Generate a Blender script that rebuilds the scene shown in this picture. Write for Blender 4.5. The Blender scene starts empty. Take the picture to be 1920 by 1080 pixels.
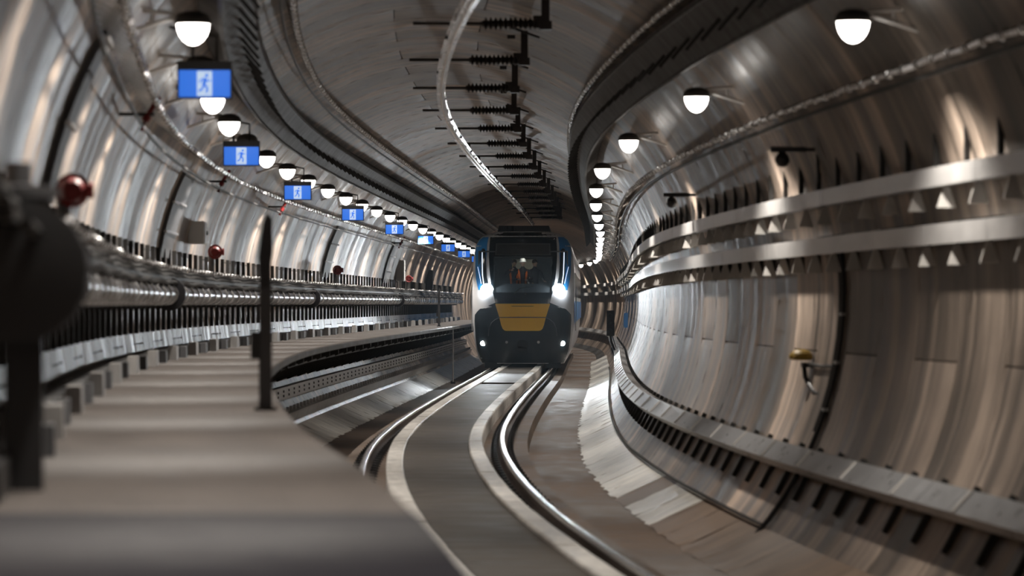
import bpy, math, random
from mathutils import Vector
random.seed(7)
S = bpy.context.scene
COL = S.collection
pi = math.pi

# ---------------------------------------------------------------- camera, world, exposure
EYE = 2.06                       # eye height above the rail heads
F_PX = 6680.0
cam = bpy.data.cameras.new('camera')
cam.sensor_width = 36.0
cam.lens = 36.0 * F_PX / 1920.0
cam.clip_start = 0.5
cam.clip_end = 600
cam.dof.use_dof = True
cam.dof.focus_distance = 112.0
cam.dof.aperture_fstop = 2.6
cam_ob = bpy.data.objects.new('camera', cam)
COL.objects.link(cam_ob)
cam_ob.location = (0, 0, EYE)
cam_ob.rotation_euler = (pi / 2 + math.atan(30 / F_PX), 0, 0)
S.camera = cam_ob
W = bpy.data.worlds.new('world')
S.world = W
W.use_nodes = True
W.node_tree.nodes['Background'].inputs[0].default_value = (0.5, 0.6, 0.8, 1)
W.node_tree.nodes['Background'].inputs[1].default_value = 0.002
try:
    S.cycles.max_bounces = 7; S.cycles.diffuse_bounces = 4; S.cycles.glossy_bounces = 3; S.cycles.volume_bounces = 0
except AttributeError:
    pass
vs = S.view_settings
vs.view_transform = 'Standard'
vs.look = 'None'
vs.gamma = 1
vs.use_curve_mapping = False
vs.exposure = -0.4
LAMP_E = 13.0                    # wall lamp lenses
HEAD_W = 1200.0
LAMP_W = 320.0                    # downward light of each wall lamp                  # train headlight beams

# ---------------------------------------------------------------- tunnel line
KZ = [-40, -20, 3, 8, 13, 19, 26, 34, 43, 53, 63, 75, 90, 110, 130, 150, 165, 180, 195, 215, 240, 270, 300]
KX = [5.4, 4.05, 2.249, 1.882, 1.479, .827, .207, -.401, -.852, -1.086, -1.033, -.787, -.39, .18, .65, 1.12, 1.48, 1.62, 1.35, .5, -1.4, -5.0, -10.0]
def _nat(K, Y):
    n = len(K); h = [K[i + 1] - K[i] for i in range(n - 1)]
    a = [0] * n; b = [1] * n; c = [0] * n; d = [0] * n
    for i in range(1, n - 1):
        a[i] = h[i - 1]; b[i] = 2 * (h[i - 1] + h[i]); c[i] = h[i]
        d[i] = 6 * ((Y[i + 1] - Y[i]) / h[i] - (Y[i] - Y[i - 1]) / h[i - 1])
    for i in range(1, n):
        m = a[i] / b[i - 1]; b[i] -= m * c[i - 1]; d[i] -= m * d[i - 1]
    M = [0] * n
    M[-1] = d[-1] / b[-1]
    for i in range(n - 2, -1, -1): M[i] = (d[i] - c[i] * M[i + 1]) / b[i]
    return M
KM = _nat(KZ, KX)
def CX(z):
    i = 0
    while i < len(KZ) - 2 and z > KZ[i + 1]: i += 1
    H = KZ[i + 1] - KZ[i]; t = z - KZ[i]
    c = (KX[i + 1] - KX[i]) / H - H * (2 * KM[i] + KM[i + 1]) / 6
    return KX[i] + c * t + KM[i] / 2 * t * t + (KM[i + 1] - KM[i]) / (6 * H) * t ** 3
def P(z, u, v): return (CX(z) + u, z, v + EYE)
def HD(z): return -math.atan((CX(z + .05) - CX(z - .05)) / .1)
R0, VC = 3.66, 0.10              # lining radius and axis height above the eye
def wall_u(v, r=R0): return math.sqrt(max(r * r - (v - VC) ** 2, 0))
def frange(a, b, d):
    n = max(1, int(round((b - a) / d)))
    return [a + (b - a) * i / n for i in range(n + 1)]

# ---------------------------------------------------------------- materials
def mat(name, col, rough=.5, metal=0., emit=None, es=0., spec=.5, trans=0., alpha=1.):
    m = bpy.data.materials.new(name); m.use_nodes = True
    b = m.node_tree.nodes['Principled BSDF']
    b.inputs['Base Color'].default_value = (*col, 1)
    b.inputs['Roughness'].default_value = rough
    b.inputs['Metallic'].default_value = metal
    b.inputs['Specular IOR Level'].default_value = spec
    b.inputs['Transmission Weight'].default_value = trans
    b.inputs['Alpha'].default_value = alpha
    if emit:
        b.inputs['Emission Color'].default_value = (*emit, 1)
        b.inputs['Emission Strength'].default_value = es
    return m
def grain(m, coord='Generated', scale=(1, 1, 1), amount=.3, bump=.0, rvar=.0, detail=4., dist=.01, blotch=None, nr=.25, piece=0):
    """colour, roughness and relief noise on a material"""
    nt = m.node_tree; N = nt.nodes; L = nt.links; b = N['Principled BSDF']
    tc = N.new('ShaderNodeTexCoord'); mp = N.new('ShaderNodeMapping')
    mp.inputs['Scale'].default_value = scale
    L.new(tc.outputs[coord], mp.inputs[0])
    no = N.new('ShaderNodeTexNoise'); no.inputs['Scale'].default_value = 1; no.inputs['Detail'].default_value = detail
    no.inputs['Roughness'].default_value = .62
    L.new(mp.outputs[0], no.inputs['Vector'])
    col = tuple(b.inputs['Base Color'].default_value)
    rm = N.new('ShaderNodeMapRange'); rm.inputs[1].default_value = .5 - nr; rm.inputs[2].default_value = .5 + nr
    rm.inputs[3].default_value = 1 - amount; rm.inputs[4].default_value = 1 + amount
    L.new(no.outputs[0], rm.inputs[0])
    val = rm.outputs[0]
    if blotch:
        mp2 = N.new('ShaderNodeMapping'); mp2.inputs['Scale'].default_value = blotch[0]
        L.new(tc.outputs[coord], mp2.inputs[0])
        n2 = N.new('ShaderNodeTexNoise'); n2.inputs['Scale'].default_value = 1; n2.inputs['Detail'].default_value = 5
        L.new(mp2.outputs[0], n2.inputs['Vector'])
        r2 = N.new('ShaderNodeMapRange'); r2.inputs[1].default_value = .3; r2.inputs[2].default_value = .7
        r2.inputs[3].default_value = 1 - blotch[1]; r2.inputs[4].default_value = 1 + blotch[1]
        L.new(n2.outputs[0], r2.inputs[0])
        mu = N.new('ShaderNodeMath'); mu.operation = 'MULTIPLY'
        L.new(val, mu.inputs[0]); L.new(r2.outputs[0], mu.inputs[1]); val = mu.outputs[0]
    if piece:                    # each cast piece has a tone of its own
        oi = N.new('ShaderNodeObjectInfo'); r4 = N.new('ShaderNodeMapRange')
        r4.inputs[3].default_value = 1 - piece; r4.inputs[4].default_value = 1 + piece
        L.new(oi.outputs['Random'], r4.inputs[0])
        mu = N.new('ShaderNodeMath'); mu.operation = 'MULTIPLY'
        L.new(val, mu.inputs[0]); L.new(r4.outputs[0], mu.inputs[1]); val = mu.outputs[0]
    sc = N.new('ShaderNodeVectorMath'); sc.operation = 'SCALE'; sc.inputs[0].default_value = col[:3]
    L.new(val, sc.inputs['Scale']); L.new(sc.outputs[0], b.inputs['Base Color'])
    if rvar:
        r = b.inputs['Roughness'].default_value
        r3 = N.new('ShaderNodeMapRange'); r3.inputs[1].default_value = .3; r3.inputs[2].default_value = .7
        r3.inputs[3].default_value = max(r - rvar, .05); r3.inputs[4].default_value = min(r + rvar, 1)
        L.new(no.outputs[0], r3.inputs[0]); L.new(r3.outputs[0], b.inputs['Roughness'])
    if bump:
        bp = N.new('ShaderNodeBump'); bp.inputs['Strength'].default_value = bump; bp.inputs['Distance'].default_value = dist
        L.new(no.outputs[0], bp.inputs['Height']); L.new(bp.outputs[0], b.inputs['Normal'])
    return m
M = {}
M['lining'] = grain(mat('lining_concrete', (.25, .20, .162), .42, spec=.4), 'UV', (.16, 2.0, 1), .7, .8, .12, 8, .014, ((.6, .5, 1), .5), .11, .38)
M['joint'] = mat('joint_dark', (.05, .045, .04), .8)
M['floor'] = grain(mat('floor_concrete', (.17, .122, .092), .6), 'UV', (2.5, 1.2, 1), .35, .3, .15, 5, .01)
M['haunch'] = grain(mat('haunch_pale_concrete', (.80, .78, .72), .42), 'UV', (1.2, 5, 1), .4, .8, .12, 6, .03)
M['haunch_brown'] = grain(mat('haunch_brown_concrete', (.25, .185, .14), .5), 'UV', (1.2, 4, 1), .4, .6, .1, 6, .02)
M['slab'] = grain(mat('slab_concrete', (.10, .088, .076), .55), 'UV', (1.2, 2.2, 1), .3, .2, .14, 5, .004)
M['kerb'] = grain(mat('kerb_concrete', (.80, .775, .73), .45), 'UV', (6, 1.5, 1), .3, .3, .1, 5, .006)
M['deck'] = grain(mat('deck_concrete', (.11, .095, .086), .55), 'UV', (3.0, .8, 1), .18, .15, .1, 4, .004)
M['deck_dark'] = grain(mat('deck_dark_panel', (.022, .021, .028), .6, spec=.3), 'UV', (3, 3, 1), .2, .1, .1)
M['galv'] = grain(mat('galvanised_steel', (.58, .575, .57), .34, .45), 'UV', (6, 3, 1), .12, .03, .06)
M['galv_dull'] = grain(mat('galvanised_steel_dull', (.36, .35, .34), .5, .3), 'UV', (6, 3, 1), .25, .1, .1)
M['trunk'] = grain(mat('trunking_steel', (.43, .44, .455), .33, .35), 'UV', (6, 3, 1), .15, .02, .08)
M['galv_white'] = mat('bracket_pale_steel', (.62, .60, .57), .5, .1)
M['dark'] = mat('dark_painted_steel', (.03, .03, .032), .45)
M['duct'] = grain(mat('dark_duct_sheet', (.022, .020, .018), .55), 'UV', (2, 4, 1), .4, .2, .1)
M['strut'] = mat('dark_strut', (.022, .021, .02), .55)
M['grey'] = mat('mid_grey_paint', (.075, .075, .08), .5)
M['ltgrey'] = mat('light_grey_paint', (.45, .45, .45), .5)
M['rail_top'] = grain(mat('rail_head_polished', (.72, .71, .70), .22, .95), 'UV', (20, 1, 1), .1, 0, .06)
M['rail_side'] = grain(mat('rail_rust', (.07, .05, .04), .65, .1), 'UV', (10, 6, 1), .4)
M['foil'] = grain(mat('foil_sheath', (.92, .92, .93), .3, .1), 'UV', (8, 9, 1), .2, .8, .1, 2, .02)
M['black_cable'] = mat('black_cable', (.02, .02, .02), .5)
M['alu'] = grain(mat('conductor_aluminium', (.95, .95, .98), .25, .25), 'UV', (3, .6, 1), .1, .0, .08, 2, .012)
M['copper'] = mat('contact_wire', (.55, .45, .36), .3, .9)
M['pipe'] = grain(mat('pipe_dark_grey', (.035, .035, .04), .3, .2), 'UV', (4, 4, 1), .2)
M['clamp'] = mat('pipe_clamp_steel', (.60, .60, .60), .25, .85)
M['red'] = mat('valve_red', (.17, .008, .008), .5)
M['lens'] = mat('lamp_lens', (.9, .9, .9), .3, emit=(1, .94, .87), es=LAMP_E)
M['housing'] = mat('lamp_housing', (.08, .08, .08), .5)
M['arm'] = mat('lamp_arm', (.75, .74, .72), .4)
M['sign_blue'] = mat('sign_blue_lit', (.02, .12, .5), .3, emit=(.035, .20, .88), es=1.0)
M['sign_white'] = mat('sign_white_lit', (.8, .85, .9), .3, emit=(.62, .80, 1.0), es=.95)
M['yellow'] = mat('train_yellow', (.98, .60, .04), .35)
M['t_white'] = grain(mat('train_silver', (.74, .75, .78), .3, .1), 'Object', (3, 3, 3), .06)
M['t_blue'] = mat('train_blue', (.035, .27, .70), .3)
M['t_black'] = mat('train_black', (.012, .017, .022), .14)
M['t_dark'] = mat('train_dark_bumper', (.010, .016, .022), .35)
M['t_seam'] = mat('train_seam', (.003, .003, .003), .6)
M['t_frame'] = mat('train_display_frame', (.10, .105, .115), .35)
M['t_display'] = grain(mat('train_display_glass', (.045, .05, .055), .3), 'Object', (30, 30, 30), .3)
M['head_e'] = mat('headlight_lens', (1, 1, 1), .2, emit=(.88, .96, 1), es=60)
M['low_e'] = mat('marker_lens', (1, 1, 1), .2, emit=(1, .98, .9), es=60)
M['drl_e'] = mat('running_light_strip', (1, 1, 1), .2, emit=(.72, .84, 1), es=1.3)
M['skin'] = mat('skin', (.46, .27, .19), .55)
M['hair'] = mat('dark_hair', (.02, .015, .012), .6)
M['hivis'] = mat('orange_workwear', (.85, .17, .03), .6)
M['navy'] = mat('dark_clothing', (.02, .022, .03), .7)
M['helmet'] = mat('white_helmet', (.8, .8, .8), .3)
M['pole_y'] = mat('yellow_grab_pole', (.75, .45, .03), .4)
M['cabin'] = mat('cab_interior', (.03, .032, .035), .6)
M['saloon'] = mat('saloon_panel', (.25, .25, .25), .6)
M['ceram'] = mat('insulator_dark', (.025, .02, .018), .4)
M['blue_panel'] = mat('blue_equipment_panel', (.02, .10, .25), .5)
M['yel_dev'] = mat('yellow_device', (.28, .17, .01), .5)
def glass_mat():
    m = bpy.data.materials.new('windscreen_glass'); m.use_nodes = True
    N = m.node_tree.nodes; L = m.node_tree.links; N.clear()
    o = N.new('ShaderNodeOutputMaterial'); mx = N.new('ShaderNodeMixShader')
    t = N.new('ShaderNodeBsdfTransparent'); t.inputs[0].default_value = (.62, .66, .68, 1)
    g = N.new('ShaderNodeBsdfGlossy'); g.inputs['Roughness'].default_value = .05
    fr = N.new('ShaderNodeFresnel'); fr.inputs[0].default_value = 1.4
    L.new(fr.outputs[0], mx.inputs[0]); L.new(t.outputs[0], mx.inputs[1]); L.new(g.outputs[0], mx.inputs[2])
    L.new(mx.outputs[0], o.inputs[0])
    return m
M['glass'] = glass_mat()

# ---------------------------------------------------------------- mesh building
class MB:
    def __init__(s): s.v = []; s.f = []; s.uv = []; s.mi = []
    def add(s, vs, fs, uvs=None, mi=0):
        o = len(s.v); s.v += [tuple(p) for p in vs]
        for k, f in enumerate(fs):
            s.f.append(tuple(i + o for i in f)); s.mi.append(mi)
            s.uv.append(uvs[k] if uvs else None)
        return s
    def box(s, c, d, rot=0, tilt=0, mi=0, taper=1.):
        hx, hy, hz = d[0] / 2, d[1] / 2, d[2] / 2
        vs = []
        for sz in (-1, 1):
            t = taper if sz > 0 else 1
            for sx, sy in ((-1, -1), (1, -1), (1, 1), (-1, 1)):
                x, y, z = sx * hx * t, sy * hy * t, sz * hz
                x, z = x * math.cos(tilt) + z * math.sin(tilt), -x * math.sin(tilt) + z * math.cos(tilt)
                x, y = x * math.cos(rot) - y * math.sin(rot), x * math.sin(rot) + y * math.cos(rot)
                vs.append((c[0] + x, c[1] + y, c[2] + z))
        fs = [(3, 2, 1, 0), (4, 5, 6, 7), (0, 1, 5, 4), (1, 2, 6, 5), (2, 3, 7, 6), (3, 0, 4, 7)]
        return s.add(vs, fs, None, mi)
    def tube(s, pts, r, n=8, mi=0, caps=True, rs=None):
        pts = [Vector(p) for p in pts]; vs = []; fs = []; uvs = []; L = 0
        ln = []
        for i, p in enumerate(pts):
            if i: L += (p - pts[i - 1]).length
            ln.append(L)
            t = (pts[min(i + 1, len(pts) - 1)] - pts[max(i - 1, 0)]).normalized()
            a = Vector((0, 0, 1)) if abs(t.z) < .9 else Vector((1, 0, 0))
            e = t.cross(a).normalized(); g = t.cross(e).normalized()
            rr = rs[i] if rs else r
            for k in range(n):
                q = 2 * pi * k / n
                vs.append(p + rr * (math.cos(q) * e + math.sin(q) * g))
        for i in range(len(pts) - 1):
            for k in range(n):
                k2 = (k + 1) % n
                fs.append((i * n + k, i * n + k2, (i + 1) * n + k2, (i + 1) * n + k))
                uvs.append([(k / n, ln[i]), ((k + 1) / n, ln[i]), ((k + 1) / n, ln[i + 1]), (k / n, ln[i + 1])])
        if caps:
            fs.append(tuple(reversed(range(n)))); uvs.append(None)
            fs.append(tuple(range((len(pts) - 1) * n, len(pts) * n))); uvs.append(None)
        return s.add(vs, fs, uvs, mi)
    def lathe(s, prof, c=(0, 0, 0), n=16, axis='z', mi=0, sx=1., sy=1.):
        vs = []; fs = []
        for r, h in prof:
            for k in range(n):
                q = 2 * pi * k / n; a, b = r * math.cos(q) * sx, r * math.sin(q) * sy
                vs.append({'z': (a, b, h), 'y': (a, h, b), 'x': (h, a, b)}[axis])
        vs = [(x + c[0], y + c[1], z + c[2]) for x, y, z in vs]
        for i in range(len(prof) - 1):
            for k in range(n):
                k2 = (k + 1) % n
                fs.append((i * n + k, i * n + k2, (i + 1) * n + k2, (i + 1) * n + k))
        fs.append(tuple(reversed(range(n)))); fs.append(tuple(range((len(prof) - 1) * n, len(prof) * n)))
        return s.add(vs, fs, None, mi)
    def prism(s, poly, a, b, axis='y', mi=0):
        """poly of 2D points extruded from a to b: axis y -> (x,z), x -> (y,z), z -> (x,y)"""
        def mk(p, t): return {'y': (p[0], t, p[1]), 'x': (t, p[0], p[1]), 'z': (p[0], p[1], t)}[axis]
        n = len(poly); vs = [mk(p, a) for p in poly] + [mk(p, b) for p in poly]
        fs = [tuple(range(n)), tuple(reversed(range(n, 2 * n)))]
        fs += [(i, i + n, (i + 1) % n + n, (i + 1) % n) for i in range(n)]
        return s.add(vs, fs, None, mi)
    def sweep(s, prof, z0, z1, dz=1.8, closed=True, mi=0, caps=True, du=0.):
        zs = frange(z0, z1, dz); n = len(prof); vs = []; fs = []; uvs = []
        arc = [0]
        for i in range(1, n + 1):
            a, b = prof[i - 1], prof[i % n]; arc.append(arc[-1] + math.hypot(a[0] - b[0], a[1] - b[1]))
        for z in zs:
            for u, v in prof: vs.append(P(z, u + du, v))
        m = n if closed else n - 1
        for i in range(len(zs) - 1):
            for k in range(m):
                k2 = (k + 1) % n
                fs.append((i * n + k, i * n + k2, (i + 1) * n + k2, (i + 1) * n + k))
                uvs.append([(arc[k], zs[i]), (arc[k + 1], zs[i]), (arc[k + 1], zs[i + 1]), (arc[k], zs[i + 1])])
        if closed and caps:
            fs.append(tuple(reversed(range(n)))); uvs.append(None)
            fs.append(tuple(range((len(zs) - 1) * n, len(zs) * n))); uvs.append(None)
        return s.add(vs, fs, uvs, mi)
    def mesh(s, name, mats, ang=35, recalc=True):
        me = bpy.data.meshes.new(name)
        me.from_pydata(s.v, [], s.f)
        for m in (mats if isinstance(mats, (list, tuple)) else [mats]): me.materials.append(M[m])
        if any(s.mi): me.polygons.foreach_set('material_index', s.mi)
        ul = me.uv_layers.new(name='UVMap')
        flat = []
        for p, uv in zip(me.polygons, s.uv):
            if uv: 
                for q in uv: flat += q
            else:
                nx, ny, nz = (abs(c) for c in p.normal)
                for vi in p.vertices:
                    c = me.vertices[vi].co
                    flat += (c.y, c.z) if nx >= ny and nx >= nz else ((c.x, c.z) if ny >= nz else (c.x, c.y))
        ul.data.foreach_set('uv', flat)
        if recalc:
            import bmesh
            b = bmesh.new(); b.from_mesh(me); bmesh.ops.recalc_face_normals(b, faces=b.faces); b.to_mesh(me); b.free()
        me.polygons.foreach_set('use_smooth', [True] * len(me.polygons))
        me.set_sharp_from_angle(angle=math.radians(ang))
        me.update()
        return me
def link(name, data, parent=None, loc=(0, 0, 0), rot=0):
    o = bpy.data.objects.new(name, data); COL.objects.link(o)
    o.location = loc; o.rotation_euler = (0, 0, rot)
    if parent: o.parent = parent
    return o
def tag(o, label=None, cat=None, group=None, kind=None):
    if label: o['label'] = label
    if cat: o['category'] = cat
    if group: o['group'] = group
    if kind: o['kind'] = kind
    return o
def thing(name, label, cat, loc=(0, 0, 0), rot=0, group=None):
    o = link(name, None, None, loc, rot); o.empty_display_size = .1
    return tag(o, label, cat, group)
def longthing(name, label, cat, z, u, v, group=None):
    """root Empty at the near end; parts built in world coordinates hang from it"""
    return thing(name, label, cat, P(z, u, v), 0, group)
def wpart(name, me, root):
    """a part whose mesh is in world coordinates"""
    return link(name, me, root, tuple(-c for c in root.location))
def lpart(name, me, root, z, u, v):
    """a part whose shared mesh is in local coordinates, standing at (z,u,v) along the tunnel"""
    p = P(z, u, v)
    return link(name, me, root, tuple(p[i] - root.location[i] for i in range(3)), HD(z))
ORD = ['nearest', 'second', 'third', 'fourth', 'fifth', 'sixth', 'seventh', 'eighth', 'ninth', 'tenth', 'eleventh', 'twelfth', 'thirteenth',
       'fourteenth', 'fifteenth', 'sixteenth', 'seventeenth', 'eighteenth', 'nineteenth', 'twentieth', 'twenty-first', 'twenty-second',
       'twenty-third', 'twenty-fourth', 'twenty-fifth', 'twenty-sixth', 'twenty-seventh', 'twenty-eighth', 'twenty-ninth', 'thirtieth']

# ---------------------------------------------------------------- the lining: segments on a backing shell
ZA, ZM, ZB = -30.0, 150.0, 285.0
def arcprof(a0, a1, r, n): return [(r * math.cos(math.radians(a0 + (a1 - a0) * i / n)), VC + r * math.sin(math.radians(a0 + (a1 - a0) * i / n))) for i in range(n + 1)]
def ring_piece(a0, a1, z0, z1):
    g = .007; da = math.degrees(g / R0); a0 += da; a1 -= da; z0 += g; z1 -= g
    n = max(3, int((a1 - a0) / 5)); vs = []; fs = []; uvs = []
    for z in (z0, z1):
        for r in (R0, R0 + .05):
            for i in range(n + 1):
                a = math.radians(a0 + (a1 - a0) * i / n)
                vs.append(P(z, r * math.cos(a), VC + r * math.sin(a)))
    def idx(zi, ri, i): return (zi * 2 + ri) * (n + 1) + i
    def U(i): return math.radians(a0 + (a1 - a0) * i / n) * R0
    for i in range(n):
        fs.append((idx(0, 0, i), idx(1, 0, i), idx(1, 0, i + 1), idx(0, 0, i + 1))); uvs.append([(U(i), z0), (U(i), z1), (U(i + 1), z1), (U(i + 1), z0)])
        for zi in (0, 1):
            fs.append((idx(zi, 0, i), idx(zi, 0, i + 1), idx(zi, 1, i + 1), idx(zi, 1, i))); uvs.append([(U(i), z0)] * 4)
    for i in (0, n):
        fs.append((idx(0, 0, i), idx(0, 1, i), idx(1, 1, i), idx(1, 0, i))); uvs.append([(U(i), z0)] * 4)
    return MB().add(vs, fs, uvs).mesh('segment', 'lining', 30)
RL = 1.8
for nm, a0, a1 in (('wall_right', -47, 47), ('ceiling', 47, 133), ('wall_left', 133, 227)):
    sh = MB().sweep(arcprof(a0, a1, R0 + .035, 24), ZA, ZB, 1.8, False).mesh(nm, 'joint', 30, False)
    root = link(nm, sh); root['kind'] = 'structure'
    z = -3.6; k = 0
    while z < ZM - .1:
        sp = (a0 + a1) / 2 + (9 if k % 2 else -9)
        for b0, b1 in ((a0, sp), (sp, a1)):
            link('segment', ring_piece(b0, b1, z, z + RL), root)
        z += RL; k += 1
    far = MB()
    for q0, q1 in ((ZA, -3.6), (ZM, ZB)): far.sweep(arcprof(a0, a1, R0, 24), q0, q1, 1.8, False)
    o = link('far_lining', far.mesh('far_lining', 'lining', 30, False), root); o['kind'] = 'stuff'
# end of the visible tunnel
# floor with the raised track bed
FL = [(-2.75, -2.46), (-1.36, -2.46), (-1.34, -2.25), (1.34, -2.25), (1.36, -2.46), (2.75, -2.46)]
o = link('floor', MB().sweep(FL, ZA, ZB, 1.8, False).mesh('floor', 'floor', 20, False)); o['kind'] = 'structure'
# pale rough haunches at both feet of the lining, in cast lengths
def haunch(nm, s):
    root = None
    z = ZA; k = 0
    base = MB().sweep([(s * 2.34, -2.50), (s * 2.76, -2.27), (s * 2.95, -2.36)], ZA, ZB, 1.8, False).mesh(nm, 'joint', 30, False)
    root = link(nm, base); root['kind'] = 'structure'
    z = 9.0
    while z < 150:
        zs = frange(z + .01, z + 1.79, .3); vs = []; fs = []; uvs = []
        n = 5
        for q in zs:
            j = random.uniform(-.035, .035)
            for i in range(n + 1):
                t = i / n
                uu = 2.22 + .645 * t + (j if i == 0 else 0) - .03 * math.sin(pi * t); vv = -2.455 + .29 * t ** 1.25 + random.uniform(-.006, .006) * (i < n)
                vs.append(P(q, s * uu, vv))
            vs.append(P(q, s * 2.98, -2.30))
        m = n + 2
        for i in range(len(zs) - 1):
            for t in range(m - 1):
                fs.append((i * m + t, i * m + t + 1, (i + 1) * m + t + 1, (i + 1) * m + t))
                uvs.append([(t * .15, zs[i]), (t * .15 + .15, zs[i]), (t * .15 + .15, zs[i + 1]), (t * .15, zs[i + 1])])
        for e in (0, len(zs) - 1): fs.append(tuple(e * m + t for t in range(m))); uvs.append([(0, zs[e])] * m)
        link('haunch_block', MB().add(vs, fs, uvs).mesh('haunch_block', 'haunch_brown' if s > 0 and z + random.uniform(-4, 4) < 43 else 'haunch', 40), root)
        z += 1.8
haunch('trim_1', 1); haunch('trim_2', -1)

# ---------------------------------------------------------------- track
for s, nm, lab in ((-1, 'left', 'polished steel running rail on the walkway side of the track'), (1, 'right', 'polished steel running rail nearest the right-hand wall')):
    uc = -.97 if s < 0 else .942
    r = longthing('running_rail', lab, 'rail', 6, uc, -2.24, 'running rails of the track')
    head = [(-.04, -.045), (.04, -.045), (.041, -.012), (.03, 0), (-.03, 0), (-.041, -.012)]
    wpart('rail_head', MB().sweep([(uc + a, -2.06 + b) for a, b in head], 6, 160, 1.2).mesh('rail_head', 'rail_top', 50), r)
    web = [(-.08, -.185), (.08, -.185), (.08, -.17), (.013, -.145), (.012, -.055), (.038, -.046), (-.038, -.046), (-.012, -.055), (-.013, -.145), (-.08, -.17)]
    wpart('rail_web', MB().sweep([(uc + a, -2.06 + b) for a, b in web], 6, 160, 1.8).mesh('rail_web', 'rail_side', 30), r)
    cm = MB().box((0, 0, .012), (.36, .22, .025)).box((-.12, 0, .05), (.08, .09, .06)).box((.12, 0, .05), (.08, .09, .06))
    cm.tube([(-.15, 0, .02), (-.15, 0, .11)], .018, 6).tube([(.15, 0, .02), (.15, 0, .11)], .018, 6)
    cm = cm.mesh('rail_fastener', 'dark')
    z = 9.0
    while z < 124: lpart('rail_fastener', cm, r, z, uc, -2.262); z += .72
slab = longthing('track_slab', 'dark grey concrete slab lying between the two pale kerbs', 'slab', 4, 0, -2.24)
z = 4.0
while z < 150:                  # one short drain pit is left open in front of the train
    wpart('slab_panel', MB().sweep([(-.452, -2.24), (.441, -2.24), (.441, -2.032), (-.452, -2.032)], z + (1.8 if 90 < z < 91 else .012), z + 4.79, 1.2).mesh('slab_panel', 'slab'), slab); z += 4.8
wpart('pit_shade_pad', MB().sweep([(-.452, -2.245), (.441, -2.245), (.441, -2.19), (-.452, -2.19)], 90.42, 92.18, .9).mesh('pit_shade_pad', 'black_cable'), slab)  # black pad on the pit floor, stands in for the shade down there
for a, b, lab in ((-.668, -.454, 'pale concrete kerb along the track on the walkway side'), (.443, .650, 'pale concrete kerb along the track beside the right rail')):
    k = longthing('track_kerb', lab, 'kerb', 4, a, -2.24, 'kerbs of the track')
    z = 4.0
    while z < 150:
        dv = random.uniform(-.004, .004)
        pr = [(a, -2.24), (b, -2.24), (b, -2.012 + dv), (b - .015, -1.997 + dv), (a + .015, -1.997 + dv), (a, -2.012 + dv)]
        wpart('kerb_block', MB().sweep(pr, z + .008, z + 1.592, .8).mesh('kerb_block', 'kerb'), k); z += 1.6

# ---------------------------------------------------------------- walkway on the left
WU, WV = -1.914, -.679
wk = longthing('walkway', 'raised concrete side walkway running along the left-hand wall', 'walkway', -4, -2.7, WV)
z = -3.5
while z < 150:
    near = z < 11  # panels at the near end take a darker blue-grey material
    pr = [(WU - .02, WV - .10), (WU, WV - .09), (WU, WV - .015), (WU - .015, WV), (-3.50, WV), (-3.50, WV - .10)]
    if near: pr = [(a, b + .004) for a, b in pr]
    o = wpart('deck_panel', MB().sweep(pr, z + .006, z + 2.494, 1.25).mesh('deck_panel', 'deck_dark' if near else 'deck'), wk)
    if near: o['label'] = 'dark blue-grey deck panel'
    z += 2.5
fas = MB().sweep([(WU - .40, WV - .28), (WU - .34, WV - .28), (WU - .34, WV - .11), (WU - .40, WV - .11)], 20, 150, 1.8)
wpart('edge_beam', fas.mesh('edge_beam', 'strut'), wk)
bm = MB().prism([(0, 0), (-1.5, 0), (-1.58, -.75), (-1.45, -.72), (-.1, -.12), (0, -.10)], -.05, .05).mesh('support_bracket', 'strut')
z = 15.0
while z < 150: lpart('support_bracket', bm, wk, z, WU - .12, WV - .10); z += 2.4
# kerb of cover blocks where the walkway meets the wall
tr = longthing('cable_trough', 'low grey cable trough at the back of the walkway, under the pipe', 'trough', 12, -3.4, WV)
wpart('trough_body', MB().sweep([(-3.53, WV), (-3.30, WV), (-3.30, WV + .13), (-3.53, WV + .13)], 12, 150, 1.8).mesh('trough_body', 'dark'), tr)
bl = MB().box((0, 0, .085), (.10, .55, .17), taper=.92).mesh('trough_block', 'galv_dull')
bl2 = MB().box((0, 0, .07), (.08, .35, .14), taper=.92).mesh('trough_block', 'grey')
z = 16.0; k = 0
while z < 146: lpart('trough_block', bl if k % 2 else bl2, tr, z, -3.25, WV); z += 2.1; k += 1

# cable shelves on the wall below the walkway
def shelf(label, u, v, w, h, tilt, m, bolts, zz=(38, 150)):
    g = longthing('cable_tray', label, 'cable tray', zz[0], u, v, 'cable trays under the walkway')
    c, s_ = math.cos(tilt), math.sin(tilt)
    def q(a, b): return (u + a * c - b * s_, v + a * s_ + b * c)
    pr = [q(0, -h / 2), q(0, h / 2), q(-w, h / 2), q(-w, -h / 2)]
    z = zz[0]
    while z < zz[1]:
        wpart('tray_section', MB().sweep(pr, z + .01, z + 2.39, 1.2).mesh('tray_section', m), g); z += 2.4
    if bolts:
        bo = MB().box((0, 0, h * .18), (.02, .07, .04)).box((0, 0, -h * .18), (.02, .07, .04)).mesh('bolt_pair', 'strut')
        z = zz[0] + .3
        while z < zz[1]: lpart('bolt_pair', bo, g, z, u + .008, v); z += 1.2
    else:
        bo = MB().box((0, 0, .05), (.05, .10, .10)).mesh('clip', 'galv')
        z = zz[0] + .3
        while z < zz[1]: lpart('clip', bo, g, z, u - .02, v + h / 2); z += .8
shelf('thin pale cable tray high under the walkway slab on the left wall', -3.12, -1.22, .12, .07, 0, 'galv', False)
shelf('broad pale cable tray with bolt pairs midway under the walkway', -3.05, -1.60, .14, .22, 0, 'galv', True)
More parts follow.
